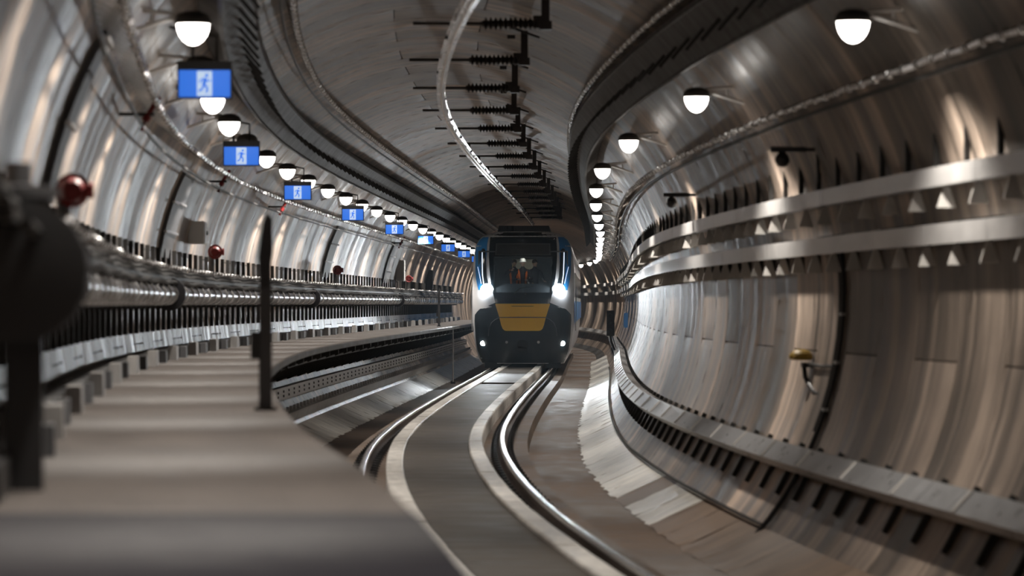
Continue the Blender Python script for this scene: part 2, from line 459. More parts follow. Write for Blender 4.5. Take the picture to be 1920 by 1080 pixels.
shelf('lowest pale cable tray under the walkway, just above the white haunch', -2.86, -2.0, .14, .20, -.35, 'galv', False)

# ---------------------------------------------------------------- walkway posts
def post(lab, z, u, h, w):
    t = thing('gate_post', lab, 'post', P(z, u, WV), HD(z), 'gate posts on the walkway')
    link('base_plate', MB().box((0, 0, .01), (w * 1.7, w * 1.7, .02)).mesh('base_plate', 'strut'), t)
    link('shaft', MB().box((0, 0, h * .42), (w, w * .6, h * .84), taper=.9).mesh('shaft', 'grey'), t)
    link('head_plate', MB().prism([(-w * .45, h * .62), (w * .25, h * .62), (w * .55, h * .8), (w * .5, h * .97), (w * .1, h), (-w * .2, h * .95), (-w * .55, h * .78)], -w * .4, w * .1).mesh('head_plate', 'dark'), t)
    link('latch_box', MB().box((-w * .75, 0, h * .33), (w * .7, w * .7, h * .14)).mesh('latch_box', 'dark'), t)
post('blurred dark grey steel gate post on the walkway in the near foreground', 22.7, -2.05, 1.26, .085)
post('thin dark grey gate post on the walkway far off, close to the train', 108, -2.34, 1.17, .07)
t = thing('edge_pole', 'thin pale pole standing below the walkway edge left of the train', 'pole', P(110, -2.0, -2.46), HD(110))
link('tube', MB().tube([(0, 0, 0), (0, 0, 1.66)], .022, 8).mesh('tube', 'ltgrey'), t)
link('foot', MB().box((0, 0, .03), (.14, .14, .06)).mesh('foot', 'strut'), t)

# ---------------------------------------------------------------- trays on the right wall
def channel(u, v, h, d, t=.014, lip=.03):
    return [(u, v), (u, v - h), (u + lip, v - h), (u + lip, v - h + t), (u + t, v - h + t), (u + t, v - t), (u + d - t, v - t), (u + d - t, v - h + t), (u + d, v - h + t), (u + d, v)]
def right_tray(label, u, v, h, d, strut_up, group):
    g = longthing('cable_tray', label, 'cable tray', 22, u, v, group)
    pr = channel(u, v, h, d)
    z = 22.0
    while z < 150:
        wpart('tray_section', MB().sweep(pr, z + .008, z + 2.392, 1.2).mesh('tray_section', 'galv'), g); z += 2.4
    far = MB().sweep(pr, 150, 270, 2.4).mesh('far_tray', 'galv'); o = wpart('far_tray', far, g); o['kind'] = 'stuff'
    for a, b, rr in ((.05, -.05, .025), (.10, -.06, .03), (.08, -.11, .022)):
        wpart('cable', MB().tube([P(z, u + a, v + b) for z in frange(22, 150, 2.4)], rr, 6).mesh('cable', 'black_cable'), g)
    gm = MB().prism([(-.075, -.17), (.075, -.17), (.022, 0), (-.022, 0)], -.012, .012).mesh('gusset', 'galv_white')
    sm = MB().box((0, 0, 0), (.045, .05, .36 if strut_up else .2)).mesh('support_strut', 'strut')
    z = 22.3
    while z < 150:
        lpart('gusset', gm, g, z, u + d * .45, v - h)
        if strut_up: lpart('support_strut', sm, g, z + .5, wall_u(v + .15) - .03, v + .15)
        else: lpart('support_strut', sm, g, z + .5, wall_u(v - h - .08) - .03, v - h - .06)
        z += 1.2
right_tray('upper pale steel cable tray on the right wall with white gussets', 3.345, 1.09, .155, .185, True, 'cable trays above eye level on the right wall')
right_tray('second pale steel cable tray on the right wall, below the upper one', 3.43, .646, .165, .185, False, 'cable trays above eye level on the right wall')
g = longthing('cable_trunking', 'grey covered cable trunking low on the right-hand wall', 'trunking', 20, 3.05, -1.5)
pr = [(3.12, -1.352), (2.965, -1.512), (3.06, -1.60), (3.30, -1.42)]
z = 20.0
while z < 150:
    wpart('cover_section', MB().sweep(pr, z + .006, z + 1.194, .6).mesh('cover_section', 'trunk'), g); z += 1.2
o = wpart('far_cover', MB().sweep(pr, 150, 260, 2.4).mesh('far_cover', 'galv'), g); o['kind'] = 'stuff'
sm = MB().box((0, 0, 0), (.05, .05, .56), tilt=math.radians(-28) * -1).mesh('support_strut', 'strut')
st = MB().box((0, 0, 0), (.04, .10, .05)).mesh('joint_strap', 'galv_white')
z = 20.6
while z < 150:
    a = math.atan2(-1.62 - VC, 3.2); rr = R0 - .035
    lpart('support_strut', sm, g, z, rr * math.cos(a), VC + rr * math.sin(a)); z += 1.2
z = 21.0; 
sq = MB().box((0, 0, 0), (.018, .07, .20), tilt=math.radians(44)).mesh('joint_strap', 'galv_white')
while z < 140: lpart('joint_strap', sq, g, z, 3.04, -1.428); z += 2.4

# thin conduit low on the right wall
o = link('wall_conduit', MB().tube([P(z, 2.84, -2.13) for z in frange(34.4, 120, 1.8)], .018, 6).mesh('wall_conduit', 'strut'))
tag(o, 'thin dark conduit along the right wall just above the pale haunch', 'conduit')

# ---------------------------------------------------------------- cables along the lining
def cable(label, u, v, r, m, z0, z1, pitch, name='foil_cable', companion=None):
    g = longthing(name, label, 'cable', z0, u, v, 'long cables clipped to the lining')
    zs = frange(z0, z1, .6)
    wpart('sheath', MB().tube([P(z, u + .006 * math.sin(z * 5.1), v + .008 * math.sin(z * 3.3 + 1)) for z in zs], r, 7).mesh('sheath', m), g)
    out = Vector((u, v - VC)).normalized()
    n = int((z1 - z0) / pitch)
    cm = MB().lathe([(r * 1.1, -.05), (r * 1.7, -.045), (r * 1.7, .045), (r * 1.1, .05)], n=8, axis='y')
    L = R0 - math.hypot(u, v - VC)
    cm.tube([(0, 0, 0), (out.x * L, 0, out.y * L)], .012, 5)
    cm = cm.mesh('clip', 'clamp')
    if n <= 290:
        for i in range(n): lpart('clip', cm, g, z0 + pitch * (i + .5), u, v)
    if companion:
        cu, cv, cr = companion
        wpart('companion_cable', MB().tube([P(z, cu, cv) for z in frange(z0, z1, 1.8)], cr, 6).mesh('companion_cable', 'black_cable'), g)
cable('pale beaded cable high on the right wall, passing behind the lamp arms', 3.011, 1.837, .022, 'foil', 18, 150, .6, companion=(3.10, 1.76, .02))
cable('pale beaded cable on the right side of the ceiling', 2.048, 2.947, .027, 'foil', 28, 150, .6, companion=(2.17, 2.90, .02))
cable('pale beaded cable on the left side of the ceiling', -1.692, 3.127, .027, 'foil', 28, 150, .6, companion=(-1.82, 3.06, .016))
cable('pale beaded cable high on the left wall below the lamps', -2.929, 1.807, .020, 'foil', 18, 150, .6, companion=(-3.07, 1.62, .016))
cable('thin pale cable on the left wall above the big pipe', -3.17, .43, .016, 'foil', 18, 150, .6)

# ---------------------------------------------------------------- dark ducts under the ceiling
def duct(label, s):
    g = longthing('ceiling_duct', label, 'duct', 22, s * 2.2, 2.6, 'ducts under the ceiling')
    a, b, c, d = (2.04, 2.78), (2.34, 2.42), (2.56, 2.64), (2.25, 2.98)
    pr = [(s * x, y) for x, y in (a, b, c, d)]
    z = 20.0
    while z < 150:
        wpart('duct_section', MB().sweep(pr, z + .005, z + 2.395, 1.2).mesh('duct_section', 'duct'), g); z += 2.4
    fl = MB()
    for (x, y) in (a, b):
        fl.sweep([(s * (x - .012), y + .012 - .03), (s * (x + .02), y - .03 + .012), (s * (x + .02), y + .03), (s * (x - .012), y + .03)], 20, 150, 2.4)
    wpart('edge_flange', fl.mesh('edge_flange', 'duct'), g)
    hm = MB().box((0, 0, 0), (.03, .06, .52), tilt=s * math.radians(40)).mesh('hanger_strap', 'strut')
    z = 20.5
    while z < 150: lpart('hanger_strap', hm, g, z, s * 2.19, 2.60); z += 1.2
duct('broad dark duct along the left side of the ceiling', -1)
duct('broad dark duct along the right side of the ceiling', 1)

# ---------------------------------------------------------------- overhead conductor and its brackets
g = longthing('overhead_conductor', 'bright aluminium overhead conductor bar along the top of the tunnel', 'conductor', 28, .05, 2.94)
wpart('bar', MB().sweep([(-.01, 2.93), (.11, 2.93), (.085, 2.96), (.062, 3.00), (.11, 3.03), (-.01, 3.03), (.038, 3.00), (.015, 2.96)], 28, 135, 1.2).mesh('bar', 'alu', 25), g)
wpart('contact_wire', MB().tube([P(z, .05, 2.92) for z in frange(28, 135, 1.2)], .014, 6).mesh('contact_wire', 'copper'), g)
jm = MB().box((-.055, 0, 0), (.015, .4, .05)).box((.055, 0, 0), (.015, .4, .05)).mesh('splice_plate', 'clamp')
z = 31.0
while z < 132: lpart('splice_plate', jm, g, z, .05, 2.98); z += 6.0
ins = [(.035, 0)]
x = .02
for i in range(11):
    ins += [(.035, x), (.078, x + .022), (.035, x + .044)]; x += .056
ins += [(.035, x + .02)]
insm = MB().lathe(ins, n=14, axis='x').mesh('insulator', 'ceram', 25)
pm = MB().box((0, 0, .17), (.09, .12, .42)).box((0, 0, .36), (.42, .16, .03), tilt=math.radians(20)).box((.0, 0, -.02), (.14, .16, .10))
pm.box((-.17, 0, .30), (.10, .08, .05)).box((-.06, 0, .02), (.16, .10, .14)).mesh
pm = pm.mesh('drop_post', 'ceram')
rm_ = MB().tube([(0, 0, 0), (-.78, 0, 0)], .020, 8).mesh('arm_rod', 'ceram')
clm = MB().box((0, 0, -.07), (.05, .07, .16)).box((0, 0, -.16), (.13, .09, .03)).mesh('conductor_clamp', 'dark')
for k in range(17):
    z = 34.3 + 6.0 * k
    t = thing('overhead_bracket', f'{ORD[k]} dark ribbed insulator bracket holding the overhead conductor' if k else 'dark ribbed insulator bracket nearest the camera, above the frame edge', 'bracket', P(z, 1.12, 3.17), HD(z), 'insulator brackets of the overhead conductor')
    link('drop_post', pm, t); link('insulator', insm, t, (-.08 - x, 0, 0)); link('arm_rod', rm_, t, (-.08 - x, 0, 0)); link('conductor_clamp', clm, t, (-1.07, 0, .0))

# ---------------------------------------------------------------- pipe and fittings along the left wall
PU, PV, PR = -3.28, .116, .115
g = longthing('water_main', 'large dark steel water main along the left wall at eye height', 'pipe', 13.1, PU, PV)
wpart('pipe', MB().tube([P(z, PU, PV) for z in frange(13.1, 150, 1.2)], PR, 16).mesh('pipe', 'pipe', 60), g)
cl = MB().lathe([(PR + .002, -.045), (PR + .018, -.04), (PR + .018, .04), (PR + .002, .045)], n=16, axis='y').box((0, 0, PR + .04), (.05, .05, .10)).mesh('pipe_clamp', 'clamp')
fm = MB().lathe([(PR, -.08), (.20, -.075), (.20, -.02), (.15, -.015), (.15, .015), (.20, .02), (.20, .075), (PR, .08)], n=20, axis='y').mesh('flange', 'pipe')
z = 17.2
while z < 146: lpart('pipe_clamp', cl, g, z, PU, PV); z += 1.2
for z in (14.2, 43, 73, 103): lpart('flange', fm, g, z, PU, PV)
g = longthing('cable_rack', 'dark cable rack with upright struts on the left wall behind the pipe', 'cable rack', 12, -3.4, 0)
wpart('rack_shelf', MB().sweep([(-3.56, .285), (-3.25, .285), (-3.25, .33), (-3.265, .33), (-3.265, .30), (-3.56, .30)], 12, 150, 1.8).mesh('rack_shelf', 'strut'), g)
for a, b, rr in ((-3.28, .345, .03), (-3.35, .35, .032), (-3.43, .345, .03), (-3.31, .40, .026), (-3.2, .255, .028)):
    wpart('cable', MB().tube([P(z, a + .01 * math.sin(z * 1.7 + a * 9), b + .012 * math.sin(z * 2.3 + a * 20)) for z in frange(12, 150, .8)], rr, 6).mesh('cable', 'black_cable'), g)
sm = MB().box((0, 0, .19), (.05, .055, 1.06)).box((.10, 0, .28), (.24, .05, .04)).box((.10, 0, -.03), (.26, .05, .04)).mesh('upright_strut', 'strut')
z = 12.4
while z < 148: lpart('upright_strut', sm, g, z, -3.575, 0); z += 1.0
# near pipe valve: the dark blurred body in the left foreground
t = thing('gate_valve', 'big dark blurred valve on the water main at the left frame edge', 'valve', P(13.0, PU, PV), HD(13.0))
link('valve_body', MB().lathe([(.12, -.30), (.26, -.29), (.26, -.22), (.17, -.20), (.23, 0), (.17, .20), (.26, .22), (.26, .29), (.12, .30)], n=20, axis='y').mesh('valve_body', 'dark'), t)
link('bonnet', MB().lathe([(.12, .12), (.11, .26), (.15, .27), (.15, .31), (.05, .32), (.05, .40)], n=16).mesh('bonnet', 'dark'), t)
link('bracket_plate', MB().box((.02, 0, -.52), (.14, .1, .66)).mesh('bracket_plate', 'dark'), t)
# hydrants
def hydrant(z, label):
    u = -3.25; v = .70 if z < 30 else .76
    t = thing('hydrant', label, 'hydrant', P(z, u, v), HD(z), 'red hydrants on the left wall')
    link('riser', MB().tube([(-.06, 0, -.52), (-.06, 0, 0), (-.05, 0, .02)], .045, 10).mesh('riser', 'grey'), t)
    wm = MB()
    for k in range(12): 
        q0, q1 = 2 * pi * k / 12, 2 * pi * (k + 1) / 12
        wm.tube([(.095 * math.cos(q0), -.09, .095 * math.sin(q0)), (.095 * math.cos(q1), -.09, .095 * math.sin(q1))], .016, 6)
    for k in range(3):
        q = 2 * pi * k / 3; wm.tube([(0, -.09, 0), (.095 * math.cos(q), -.09, .095 * math.sin(q))], .011, 5)
    link('hand_wheel', wm.mesh('hand_wheel', 'red'), t)
    link('valve_body', MB().lathe([(.05, -.10), (.075, -.07), (.085, 0), (.075, .06), (.05, .09)], n=14, axis='y').mesh('valve_body', 'red'), t)
    link('outlet', MB().lathe([(.04, 0), (.04, .09), (.05, .095), (.05, .125)], n=12, axis='x').mesh('outlet', 'red'), t)
hydrant(22.0, 'red hydrant nearest the camera, large and blurred, above the dark valve')
hydrant(52.0, 'red hydrant below the pale wall cabinet, second along the left wall')
hydrant(80.0, 'red hydrant at the foot of a dark cover strip, third along the left wall')
hydrant(108.0, 'farthest red hydrant on the left wall, just left of the train')
# cabinets
def cabinet(z, v, w, h, m, label):
    t = thing('wall_cabinet', label, 'cabinet', P(z, -wall_u(v) + .10, v), HD(z), 'cabinets on the left wall')
    link('body', MB().box((0, 0, 0), (.22, w, h)).mesh('body', m), t)
    link('door', MB().box((.118, 0, 0), (.014, w * .9, h * .92)).mesh('door', m), t)
    link('front_face', MB().box((.01, -w / 2 - .006, 0), (.19, .012, h * .94)).mesh('front_face', m), t)
    link('latch', MB().box((.13, w * .32, 0), (.02, .03, .06)).mesh('latch', 'strut'), t)
cabinet(51, 1.02, .5, .32, 'helmet', 'pale grey cabinet on the left wall above the second hydrant')
cabinet(107, 1.0, .7, .62, 'ltgrey', 'grey cabinet on the left wall close to the train')
cabinet(126, .85, .7, .7, 'grey', 'dark grey cabinet far along the left wall beside the train')
# dark cover strips running up the wall
def strip(z, w, a0, a1, label):
    t = thing('cover_strip', label, 'cover strip', P(z, -wall_u(.6), .6), 0, 'cover strips up the left wall')
    n = 10; vs = []; fs = []
    for i in range(n + 1):
        a = math.radians(180 - (a0 + (a1 - a0) * i / n))
        for r in (R0 - .05, R0):
            for q in (-w / 2, w / 2): vs.append(P(z + q, r * math.cos(a), VC + r * math.sin(a)))
    for i in range(n):
        b = i * 4; c = b + 4
        fs += [(b, b + 1, c + 1, c), (b + 2, c + 2, c + 3, b + 3), (b, c, c + 2, b + 2), (b + 1, b + 3, c + 3, c + 1)]
    fs += [(0, 2, 3, 1), (n * 4, n * 4 + 1, n * 4 + 3, n * 4 + 2)]
    wpart('cover', MB().add(vs, fs).mesh('cover', 'grey'), t)
    cm = MB().box((0, 0, 0), (.04, w * 1.15, .03)).mesh('clamp_bar', 'clamp')
    for f in (.3, .65):
        a = math.radians(180 - (a0 + (a1 - a0) * f)); p = P(z, (R0 - .06) * math.cos(a), VC + (R0 - .06) * math.sin(a))
        link('clamp_bar', cm, t, tuple(p[i] - t.location[i] for i in range(3)), HD(z))
strip(46.8, 2.0, 8, 26, 'dark grey cover strip up the left wall between the first two hydrants')
strip(80.8, 1.9, 8, 27, 'dark grey cover strip up the left wall behind the third hydrant')
strip(102, 2.2, 8, 27, 'dark grey cover strip up the left wall left of the far cabinet')
strip(25.5, .9, 10, 40, 'near blurred dark cover strip up the left wall above the first hydrant')
# red dry riser stubs
for z, lab in ((32.3, 'red pipe stub on the left wall under the nearest exit sign'), (50, 'red pipe stub on the left wall left of the third exit sign'),
               (63, 'red pipe stub on the left wall just beyond the third exit sign'), (100, 'red pipe stub on the left wall beyond the fifth exit sign')):
    t = thing('red_riser', lab, 'pipe', P(z, -3.02, 1.72), HD(z), 'red pipe stubs on the left wall')
    link('tube', MB().tube([(-.06, 0, -.15), (-.01, 0, -.03), (.06, 0, .09), (.11, 0, .16)], .024, 8).mesh('tube', 'red'), t)
    link('coupling', MB().tube([(-.025, 0, -.06), (.005, 0, -.01)], .034, 8).mesh('coupling', 'red'), t)
    link('wall_bracket', MB().box((-.1, 0, .0), (.32, .04, .03)).mesh('wall_bracket', 'strut'), t)

# ---------------------------------------------------------------- lamps
def lamp_meshes(s):
    """s = +1: the wall is on +u"""
    d = {}
    bowl = [(.001, -.185), (.035, -.176), (.070, -.150), (.098, -.108), (.114, -.060), (.118, -.01), (.118, .012), (.05, .018)]
    d['lens'] = MB().lathe(bowl, n=18, sx=1.08, sy=.95).mesh('lens', 'lens', 60)
    d['housing'] = MB().lathe([(.119, .004), (.134, -.022), (.138, -.016), (.125, .03), (.10, .06), (.05, .08), (.01, .085)], n=18, sx=1.08, sy=.95).mesh('housing', 'housing', 60)
    d['arm_upper'] = MB().tube([(s * .08, 0, .06), (s * .60, 0, .10)], .018, 8).mesh('arm_tube', 'arm')
    d['arm_lower'] = MB().tube([(s * .10, 0, .045), (s * .56, 0, -.10)], .018, 8).tube([(s * .32, 0, .075), (s * .32, 0, -.02)], .012, 6).mesh('arm_tube', 'arm')
    d['wall_plate'] = MB().box((s * .61, 0, .0), (.03, .16, .40), tilt=s * math.radians(-32)).mesh('wall_plate', 'arm')
    return d
def lamps(s, side, z0, dz, k0, k1, group):
    d = lamp_meshes(s); near = 0
    for k in range(k0, k1):
        z = z0 + dz * k
        lab = f'white lamp on an arm high on the {side} wall, {ORD[k]} in view' if k >= 0 else \
              f'white lamp on the {side} wall out of frame, {["first", "second", "third", "fourth", "fifth", "sixth"][-k - 1]} before the visible row'
        t = thing('wall_lamp', lab, 'lamp', P(z, s * 2.551, 2.2), HD(z), group)
        link('lens', d['lens'], t); link('housing', d['housing'], t)
        sp = bpy.data.lights.new('lamp_beam', 'SPOT'); sp.energy = LAMP_W * (1.65 if s > 0 else 1.6); sp.spot_size = math.radians(128 if s > 0 else 116); sp.spot_blend = .5
        sp.shadow_soft_size = .07; sp.color = (1, .92, .83)
        link('lamp_beam', sp, t, (0, 0, -.21)).rotation_euler = (0, math.radians(12 if s < 0 else -4), 0)
        link('arm_tube', d['arm_upper'], t); link('arm_tube', d['arm_lower'], t); link('wall_plate', d['wall_plate'], t)
lamps(1, 'right', 27.52, 10.0, -3, 22, 'lamps along the right wall')
lamps(-1, 'left', 27.75, 5.0, -6, 30, 'lamps along the left wall')

# ---------------------------------------------------------------- exit signs
SWX, SHZ = .43, .225
hm = MB().box((0, .03, .0), (SWX + .03, .06, SHZ + .03)).box((0, .03, SHZ / 2 + .045), (SWX + .03, .09, .06)).mesh('sign_housing', 'dark')
fm = MB().box((0, -.004, 0), (SWX, .012, SHZ)).mesh('sign_face', 'sign_blue')
wm = MB().box((0, -.0125, 0), (.125, .006, SHZ * .92)).mesh('pictogram_panel', 'sign_white')
man = MB()
def limb(pts, w):
    for (x0, y0), (x1, y1) in zip(pts[:-1], pts[1:]):
        L = math.hypot(x1 - x0, y1 - y0); nx, ny = -(y1 - y0) / L * w / 2, (x1 - x0) / L * w / 2
        man.prism([(x0 + nx, y0 + ny), (x0 - nx, y0 - ny), (x1 - nx, y1 - ny), (x1 + nx, y1 + ny)], -.019, -.015)
limb([(.008, .045), (-.006, -.012)], .032)
limb([(-.004, -.01), (.026, -.035), (.016, -.08)], .018)
limb([(-.006, -.012), (-.022, -.05), (-.05, -.066)], .018)
limb([(.006, .042), (.034, .018), (.052, .03)], .013)
limb([(.006, .044), (-.03, .034), (-.042, .004)], .013)
man.prism([(.018 + .016 * math.cos(2 * pi * k / 10), .068 + .016 * math.sin(2 * pi * k / 10)) for k in range(10)], -.019, -.015)
mm = man.mesh('running_figure', 'sign_blue')
br = MB().tube([(-.1, .04, SHZ / 2 + .07), (-.1, .04, .40), (-.30, .04, .48)], .014, 6).tube([(.1, .04, SHZ / 2 + .07), (.1, .04, .40), (-.30, .04, .48)], .014, 6).mesh('hanger', 'strut')
for k in range(9):
    z = 29.9 + 14.6 * k
    t = thing('exit_sign', f'blue lit exit sign with white running figure panel on the left, {ORD[k]} from the camera', 'sign', P(z, -2.476, 1.85), HD(z) * .5, 'exit signs along the left wall')
    link('housing', hm, t); link('sign_face', fm, t); pn = link('pictogram_panel', wm, t); link('running_figure', mm, pn); link('hanger', br, t)

# ---------------------------------------------------------------- small things on the right wall
def dome(z, v, label):
    t = thing('wall_sensor', label, 'sensor', P(z, wall_u(v), v), HD(z), 'ball sensors above the right trays')
    link('bracket_bar', MB().box((-.30, 0, .10), (.34, .06, .05)).mesh('bracket_bar', 'dark'), t)
    link('ball', MB().lathe([(.001, -.075), (.045, -.06), (.07, -.02), (.072, .01), (.055, .05), (.03, .07), (.02, .10)], c=(-.36, 0, 0), n=14).mesh('ball', 'dark', 60), t)
    link('bent_conduit', MB().tube([(-.16, 0, .10), (-.02, 0, .10), (-.015, 0, .06), (.0, 0, -.22)], .018, 7).mesh('bent_conduit', 'dark'), t)
dome(34.6, 1.40, 'dark ball sensor on a bracket on the right wall, nearer one, above the upper tray')
dome(47.0, 1.34, 'dark ball sensor on a bracket on the right wall, farther one, above the upper tray')
# vertical conduits and the yellow box
zz = 34.4
pts = []
for i in range(15):
    a = math.radians(8 - 52 * i / 14); pts.append(P(zz, (R0 - .03) * math.cos(a), VC + (R0 - .03) * math.sin(a)))
t = thing('drop_conduit', 'dark conduit dropping down the right wall from the trays to the floor', 'conduit', pts[-1])
wpart('conduit', MB().tube(pts, .026, 8).mesh('conduit', 'dark'), t)
pts2 = [tuple((p[0], p[1] + .16, p[2])) for p in pts[:9]]
wpart('conduit', MB().tube(pts2, .034, 8).mesh('conduit', 'strut'), t)
sd = MB().box((0, 0, 0), (.05, .34, .03)).mesh('saddle', 'galv_dull')
for i in (3, 5, 7):
    link('saddle', sd, t, tuple(pts[i][k] + (0, .08, 0)[k] - pts[-1][k] for k in range(3)))
t = thing('alarm_box', 'yellow box with a looped dark cable on the right wall', 'box', P(36.2, wall_u(-.55), -.55), HD(36.2))
link('case', MB().lathe([(.001, -.02), (.10, -.02), (.125, 0), (.12, .035), (.085, .075), (.04, .09), (.001, .092)], c=(-.13, 0, 0), n=18, sx=1.0, sy=1.2).mesh('case', 'yel_dev', 60), t)
link('mount', MB().box((-.05, 0, -.07), (.14, .16, .05)).mesh('mount', 'dark'), t)
loop = [(-.10, 0, -.08), (-.10, -.1, -.20), (-.07, -.5, -.33), (-.05, -1.1, -.36), (-.04, -1.5, -.28), (-.05, -1.72, -.16)]
link('cable_loop', MB().tube(loop, .024, 8).mesh('cable_loop', 'dark'), t)
link('cable_tail', MB().tube([(-.06, -.1, -.06), (-.05, -.9, -.07), (-.05, -1.72, -.05)], .020, 7).mesh('cable_tail', 'dark'), t)
# signal and blue panel beyond it
t = thing('track_signal', 'black upright signal case standing on the right trunking beside the train', 'signal', P(106, 2.86, -1.32), HD(106))
link('case', MB().box((0, 0, .75), (.235, .16, .76)).mesh('case', 'dark'), t)
hd = MB()
for q in (.53, .75, .97): hd.lathe([(.07, -.08), (.075, -.16), (.06, -.16), (.055, -.09)], c=(0, 0, q), n=12, axis='y')
link('hoods', hd.mesh('hoods', 'dark'), t)
link('stem', MB().tube([(0, 0, .38), (.02, 0, .2), (.10, 0, 0), (.12, 0, -.05)], .035, 8).mesh('stem', 'dark'), t)
link('cable', MB().tube([(.05, 0, .38), (.10, 0, .22), (.16, 0, .02)], .015, 6).mesh('cable', 'black_cable'), t)
t = thing('equipment_panel', 'blue equipment panel on the right wall behind the black signal', 'panel', P(121, 3.42, -.55), HD(121))
link('panel', MB().box((0, 0, 0), (.12, 1.2, .5)).mesh('panel', 'blue_panel'), t)
link('cover', MB().box((-.065, 0, 0), (.02, 1.0, .4)).mesh('cover', 'blue_panel'), t)

# ---------------------------------------------------------------- train
TZ = 112.0; TU = .10
tr = thing('train', 'white and blue electric train with yellow nose panel and headlights lit on the track', 'train', P(TZ, TU, -2.06), HD(TZ + 8) * 1.0)
TW = [(.18, 1.30), (.35, 1.40), (.6, 1.48), (1.0, 1.55), (1.5, 1.59), (2.5, 1.61), (3.2, 1.60), (3.6, 1.57), (3.9, 1.52), (4.1, 1.42), (4.22, 1.30), (4.31, 1.10), (4.36, .90)]
RK = [(.18, .22), (.5, .10), (.9, .02), (1.4, .0), (1.9, .04), (2.3, .12), (2.8, .30), (3.4, .52), (3.9, .74), (4.2, .92), (4.36, 1.15)]
def itp(T, h):
    if h <= T[0][0]: return T[0][1]
    for (a, b), (c, d) in zip(T[:-1], T[1:]):
        if h <= c: 
            t = (h - a) / (c - a); return b + (d - b) * t
    return T[-1][1]
def fy(x, h):
    s = min(1.0, abs(x) / itp(TW, h)); return itp(RK, h) + .16 * s * s + .55 * s ** 6
def fp(x, h, off=0.): return (x, fy(x, h) - off, h)
def patch(rows, ncol=14, off=.012, thick=.01):
    """rows: (h, xl, xr); a thin panel that follows the nose"""
    hs = [r[0] for r in rows]; H = []
    for a, b in zip(rows[:-1], rows[1:]):
        n = max(1, int(abs(b[0] - a[0]) / .08))
        for i in range(n):
            t = i / n; H.append(tuple(a[k] + (b[k] - a[k]) * t for k in range(3)))
    H.append(rows[-1])
    vs = []; m = ncol + 1
    for o in (off, off - thick):
        for h, xl, xr in H:
            for i in range(m): vs.append(fp(xl + (xr - xl) * i / ncol, h, o))
    n = len(H); fs = []; B = n * m
    for j in range(n - 1):
        for i in range(ncol):
            q = (j * m + i, j * m + i + 1, (j + 1) * m + i + 1, (j + 1) * m + i)
            fs.append(q); fs.append(tuple(B + k for k in reversed(q)))
        for i in (0, ncol): fs.append((j * m + i, (j + 1) * m + i, B + (j + 1) * m + i, B + j * m + i))
    for j in (0, n - 1):
        for i in range(ncol): fs.append((j * m + i, j * m + i + 1, B + j * m + i + 1, B + j * m + i))
    return MB().add(vs, fs)
WIN = (2.42, 3.56, .93)          # glass: from, to, half width
shell = MB()
hs = sorted(set([round(.18 + .06 * i, 3) for i in range(70) if .18 + .06 * i < 4.36] + [h for h, _ in TW] + [WIN[0], WIN[1]]))
ns = 36; vs = []; fs = []
for h in hs:
    w = itp(TW, h)
    for i in range(ns + 1): vs.append(fp(w * (-1 + 2 * i / ns), h))
for j in range(len(hs) - 1):
    for i in range(ns):
        hm_ = (hs[j] + hs[j + 1]) / 2; xm = itp(TW, hm_) * (-1 + 2 * (i + .5) / ns)
        if WIN[0] < hm_ < WIN[1] and abs(xm) < WIN[2]: continue
        a = j * (ns + 1) + i; fs.append((a, a + 1, a + ns + 2, a + ns + 1))
shell.add(vs, fs)
loop = [(-itp(TW, h), h) for h in hs] + [(.9 * (-1 + 2 * i / ns), 4.36) for i in range(1, ns)] + [(itp(TW, h), h) for h in reversed(hs)]
def tX(y):                      # the cars follow the track behind the nose
    q = HD(TZ + 8); yy = TZ + y
    return (CX(yy) - CX(TZ)) + y * math.tan(q)
ys = [2.4] + [2.4 + 2.2 * i for i in range(1, 22)]
vs = [fp(x, h) for x, h in loop]
for y in ys: vs += [(x + tX(y), y, h + (.02 if abs(x) < .6 and h > 4.3 else 0)) for x, h in loop]
n = len(loop); fs = []
for j in range(len(ys)):
    for i in range(n - 1): fs.append((j * n + i, j * n + i + 1, (j + 1) * n + i + 1, (j + 1) * n + i))
shell.add(vs, fs)
link('body_shell', shell.mesh('body_shell', 't_white', 40), tr)
# black windscreen surround
def mk(h): return itp([(2.10, .86), (2.67, 1.0), (3.17, 1.06), (3.67, 1.085), (4.17, 1.05), (4.34, .98)], h)
MS = [2.10, 2.25, WIN[0]]
mask = patch([(h, -mk(h), mk(h)) for h in MS])
b2 = patch([(h, -mk(h), mk(h)) for h in (WIN[1], 3.9, 4.17, 4.34)]); mask.add(b2.v, b2.f)
for s in (-1, 1):
    b2 = patch([(h, s * WIN[2], s * mk(h)) for h in (WIN[0], 2.67, 3.17, WIN[1])], 4); mask.add(b2.v, b2.f)
link('windscreen_surround', mask.mesh('windscreen_surround', 't_black', 40), tr)
link('windscreen', patch([(WIN[0] - .02, -WIN[2] - .02, WIN[2] + .02), (WIN[1] + .02, -WIN[2] - .02, WIN[2] + .02)], 12, .006, .004).mesh('windscreen', 'glass', 40), tr)
fr = link('destination_display', patch([(3.60, -.88, .88), (3.98, -.86, .86)], 12, .020, .012).mesh('destination_display', 't_frame'), tr)
link('display_glass', patch([(3.635, -.835, .835), (3.945, -.82, .82)], 12, .026, .010).mesh('display_glass', 't_display'), fr)
link('visor_rail', patch([(3.525, -.88, .88), (3.545, -.88, .88)], 12, .030, .022).mesh('visor_rail', 't_frame'), tr)
wp = MB().tube([fp(-.25, 2.40, .03), fp(-.1, 2.55, .03), fp(.35, 2.62, .03)], .014, 6).tube([fp(.1, 2.36, .03), fp(.12, 2.40, .03)], .03, 6)
link('wiper', wp.mesh('wiper', 't_seam'), tr)
